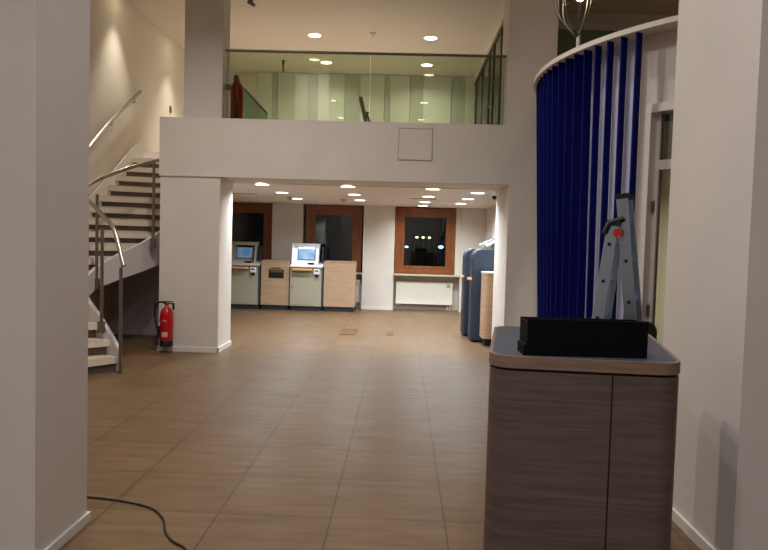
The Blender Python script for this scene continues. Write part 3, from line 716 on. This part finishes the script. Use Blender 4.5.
# ---------------------------------------------------------------- stepladder
t = thing('stepladder', 'aluminium double stepladder standing open in front of the blue slats', 'stepladder', (1.6,5.1,0))
lr = thing  # noqa
def railpair(name, top, bot, halfw_t, halfw_b, dirv, m, hw=.03, hd=.012, rungs=6, z_up=None, swing=None):
    """one ladder section: two rails and rungs. top/bot: centre points; dirv: rung direction (unit xy)"""
    top = Vector(top); bot = Vector(bot); dv = Vector((dirv[0],dirv[1],0)).normalized()
    ax = (top-bot).normalized(); nrm = ax.cross(dv).normalized()
    sec = None
    for s in (-1,1):
        a = bot+dv*s*halfw_b; b = top+dv*s*halfw_t
        bm = bmesh.new(); vs = []
        for p_ in (a,b):
            for u,v in ((-1,-1),(1,-1),(1,1),(-1,1)): vs.append(bm.verts.new(p_+nrm*hw*u+dv*hd*v))
        for f in ((3,2,1,0),(4,5,6,7),(0,1,5,4),(1,2,6,5),(2,3,7,6),(3,0,4,7)): bm.faces.new([vs[i] for i in f])
        r = obj(name, bm, m, t, .004)
        # foot and end cap
        bm = bmesh.new(); vs = []
        for p_ in (a-ax*.0+Vector((0,0,0)), a+ax*.06):
            for u,v in ((-1,-1),(1,-1),(1,1),(-1,1)): vs.append(bm.verts.new(p_+nrm*(hw+.004)*u+dv*(hd+.004)*v))
        for f in ((3,2,1,0),(4,5,6,7),(0,1,5,4),(1,2,6,5),(2,3,7,6),(3,0,4,7)): bm.faces.new([vs[i] for i in f])
        obj('rubber_foot', bm, 'rubber', r)
        bm = bmesh.new(); vs = []
        for p_ in (b-ax*.025, b+ax*.012):
            for u,v in ((-1,-1),(1,-1),(1,1),(-1,1)): vs.append(bm.verts.new(p_+nrm*(hw+.004)*u+dv*(hd+.006)*v))
        for f in ((3,2,1,0),(4,5,6,7),(0,1,5,4),(1,2,6,5),(2,3,7,6),(3,0,4,7)): bm.faces.new([vs[i] for i in f])
        obj('end_cap', bm, 'black', r)
        for k in range(1, rungs+1):   # rung plugs (dark bolt heads)
            q_ = a+(b-a)*(k/(rungs+.6)); bm = bmesh.new(); tube(bm, [q_+dv*s*hd, q_+dv*s*(hd+.008)], .013); obj('rung_plug', bm, 'black', r)
    for k in range(1, rungs+1):
        f = k/(rungs+.6); c = bot+(top-bot)*f; w = halfw_b+(halfw_t-halfw_b)*f
        bm = bmesh.new(); tube(bm, [c-dv*w, c+dv*w], .015, 8); obj('rung', bm, m, t, smooth=True)
dv = (.47,.88)
railpair('front_rail', (1.525,5.05,1.72), (1.34,5.05,.01), .10, .17, dv, 'alu', hw=.04)
railpair('rear_rail', (1.575,5.05,1.91), (1.80,5.05,.01), .085, .17, dv, 'alu', hw=.04)
for s in (-1,1):
    c = Vector((1.55,5.05,1.70))+Vector((.47,.88,0)).normalized()*s*.115
    bm = bmesh.new(); tube(bm, [c+Vector((-.075,.02,-.06)), c+Vector((-.05,.01,.01)), c+Vector((.045,0,.045))], .022, 10); hg = obj('hinge', bm, 'black', t, smooth=True)
    if s < 0:
        bm = bmesh.new(); tube(bm, [c+Vector((.0,-.028,-.055)), c+Vector((.0,-.036,-.055))], .03, 20); obj('red_badge', bm, 'sticker', hg)
bm = bmesh.new(); tube(bm, [(1.43,5.05,.78),(1.56,5.03,.72),(1.71,5.05,.78)], .006, 6); obj('safety_strap', bm, 'dsteel', t)

# ---------------------------------------------------------------- counter
FP = [(.36,2.80),(1.115,2.735),(1.32,3.75),(.52,3.83)]
def inset(poly, d):
    c = Vector((sum(p[0] for p in poly)/4, sum(p[1] for p in poly)/4)); out = []
    n = len(poly)
    for i in range(n):
        p = Vector(poly[i]); a = (Vector(poly[i-1])-p).normalized(); b = (Vector(poly[(i+1)%n])-p).normalized(); s = math.sin(a.angle(b))
        out.append(tuple(p+(a+b)*(d/s)))
    return out
t = thing('reception_counter', 'dark oak reception counter with rounded corners and slate top', 'counter', (.8,3.25,0))
bm = bmesh.new(); prism(bm, rounded(inset(FP,.04), .07), 0, .06); obj('plinth', bm, 'black', t)
bm = bmesh.new(); prism(bm, rounded(inset(FP,.004), .10, 8), .06, 1.04); obj('body', bm, 'oak', t, smooth=True)
bm = bmesh.new(); prism(bm, rounded(inset(FP,.016), .09, 8), 1.04, 1.052); obj('shadow_gap', bm, 'black', t)
# lip ring
bm = bmesh.new(); o_ = rounded(FP, .105, 8); i_ = rounded(inset(FP,.014), .091, 8); n = len(o_)
A = [[bm.verts.new((*p_,z)) for p_ in pp] for pp, z in ((o_,1.052),(o_,1.1),(i_,1.1),(i_,1.052))]
for j in range(4):
    for k in range(n): bm.faces.new((A[j][k],A[j][(k+1)%n],A[(j+1)%4][(k+1)%n],A[(j+1)%4][k]))
obj('edge_lip', bm, 'oaklip', t, smooth=True)
bm = bmesh.new(); prism(bm, rounded(inset(FP,.014), .091, 8), 1.052, 1.0985); obj('slate_top', bm, 'slate', t)
# groove between the two front panels
fx = .36+.645*(1.115-.36); fy = 2.80+.645*(2.735-2.80)
T = Matrix.Translation((fx,fy,0)) @ Matrix.Rotation(math.atan2(-.06,.725),4,'Z')
bm = bmesh.new(); box(bm, (-.003,.0025,.06), (.003,.006,1.04), T); obj('panel_joint', bm, 'black', t)
# black box on the counter
t = thing('black_box', 'long low black box standing at the front edge of counter', 'box', (.75,2.95,1.1))
T = Matrix.Translation((.519,2.835,1.1)) @ Matrix.Rotation(R_(1.2),4,'Z')
bm = bmesh.new(); box(bm, (0,0,.012), (.488,.012,.148), T); obj('front_panel', bm, 'mblack', t)
bm = bmesh.new(); box(bm, (0,.148,.012), (.488,.16,.140), T); obj('rear_panel', bm, 'mblack', t)
for xx in (0,.24,.476): bm = bmesh.new(); box(bm, (xx,.012,.012), (xx+.012,.148,.135), T); obj('divider', bm, 'mblack', t)
bm = bmesh.new(); box(bm, (0,0,0), (.488,.16,.012), T); obj('base_tray', bm, 'mblack', t)
bm = bmesh.new(); box(bm, (-.014,.0,0), (-.0005,.13,.042), T); obj('side_ledge', bm, 'mblack', t)

# office chair behind the counter
t = thing('office_chair', 'black office chair behind the counter beside the right column', 'chair', (1.51,4.57,0))
cx, cy = 1.51, 4.57
bm = bmesh.new(); prism(bm, rounded([(cx-.23,.62),(cx+.23,.62),(cx+.23,1.05),(cx-.23,1.05)], .07), cy+.16, cy+.22, 'y'); obj('backrest', bm, 'black', t, .02)
bm = bmesh.new(); prism(bm, rounded([(cx-.23,cy-.24),(cx+.23,cy-.24),(cx+.23,cy+.2),(cx-.23,cy+.2)], .07), .44, .5); obj('seat', bm, 'black', t, .02)
bm = bmesh.new(); box(bm, (cx-.03,cy+.18,.46), (cx+.03,cy+.2,.68)); obj('back_strut', bm, 'black', t)
bm = bmesh.new(); tube(bm, [(cx,cy,.07),(cx,cy,.44)], .025); obj('gas_post', bm, 'dsteel', t, smooth=True)
for k in range(5):
    a = 2*PI*k/5+.3; e = (cx+.25*math.cos(a), cy+.25*math.sin(a))
    bm = bmesh.new(); tube(bm, [(cx,cy,.09),(e[0],e[1],.065)], .016, 8); lg = obj('base_arm', bm, 'black', t)
    bm = bmesh.new(); tube(bm, [(e[0]-.015*math.sin(a),e[1]+.015*math.cos(a),.027),(e[0]+.015*math.sin(a),e[1]-.015*math.cos(a),.027)], .027, 14); obj('castor', bm, 'rubber', lg)

# power cord
cp = smoothpath([(-2.05,3.99,.007),(-1.797,3.966,.007),(-1.58,3.925,.007),(-1.375,3.839,.007),(-1.252,3.696,.007),(-1.189,3.545,.007),(-1.115,3.43,.007),(-1.023,3.347,.007),(-.95,3.2,.007),(-.93,2.9,.007)], 8)
bm = bmesh.new(); tube(bm, cp, .0055, 8); t = obj('power_cord', bm, 'rubber', None, smooth=True); tag(t, 'dark power cord snaking across brown floor from the left column', 'cord')

# ---------------------------------------------------------------- outside, seen in the window panes
sbox('floor_street', (-20,16.2,-1.2), (25,60,-1.0), 'night')
def street_lamp(x, y, z, m, label, r=.22):
    t = thing('street_lamp', label, 'street lamp', (x,y,-1))
    bm = bmesh.new(); tube(bm, [(x,y,-1),(x,y,z)], .06, 8, r2=.04); obj('post', bm, 'dsteel', t)
    bm = bmesh.new(); lathe(bm, [(r*.5,-r*.5),(r,0),(r*.5,r*.5)], (x,y,z), 12); obj('lantern', bm, m, t)
for k, (x,lab) in enumerate(((.95,'distant street lamp through right window, leftmost of three together'),(1.35,'distant street lamp through right window, middle of three together'),(1.75,'distant street lamp through right window, right of three together'))):
    street_lamp(x, 45, 1.78, 'street', lab, .1)
street_lamp(2.5, 45, 1.2, 'streetb', 'blue-white street lamp seen through the right window at right', .17)
street_lamp(.3, 45, 1.15, 'streetb', 'small bluish street lamp seen through right window at left', .12)

# ---------------------------------------------------------------- world, camera, view
w = bpy.data.worlds.new('night'); S.world = w; w.use_nodes = True
w.node_tree.nodes['Background'].inputs[0].default_value = (.002,.0025,.004,1); w.node_tree.nodes['Background'].inputs[1].default_value = 1
cam = bpy.data.cameras.new('camera'); co = bpy.data.objects.new('camera', cam); C.objects.link(co); S.camera = co
cam.sensor_fit = 'HORIZONTAL'; cam.sensor_width = 36; cam.lens = 700/768*36; cam.clip_start = .05; cam.clip_end = 200
yaw, pitch, roll = R_(-1.39189), R_(-2.86152), R_(1.6)
F = Vector((math.sin(yaw)*math.cos(pitch), math.cos(yaw)*math.cos(pitch), math.sin(pitch)))
Rr = Vector((math.cos(yaw), -math.sin(yaw), 0)); U = Rr.cross(F)
Rx = Rr*math.cos(roll)+U*math.sin(roll); Ux = -Rr*math.sin(roll)+U*math.cos(roll)
co.matrix_world = Matrix(((Rx.x,Ux.x,-F.x,0),(Rx.y,Ux.y,-F.y,0),(Rx.z,Ux.z,-F.z,1.55),(0,0,0,1)))
S.view_settings.view_transform = 'Standard'; S.view_settings.look = 'None'; S.view_settings.gamma = 1; S.view_settings.exposure = 0
S.view_settings.use_curve_mapping = False
S.cycles.max_bounces = 8; S.cycles.transparent_max_bounces = 12
try:
    S.cycles.use_denoising = True; S.cycles.use_light_tree = True; S.cycles.sample_clamp_indirect = 4; S.cycles.caustics_reflective = False; S.cycles.caustics_refractive = False
except Exception: pass
for o in bpy.data.objects:
    if '_local' in o: del o['_local']
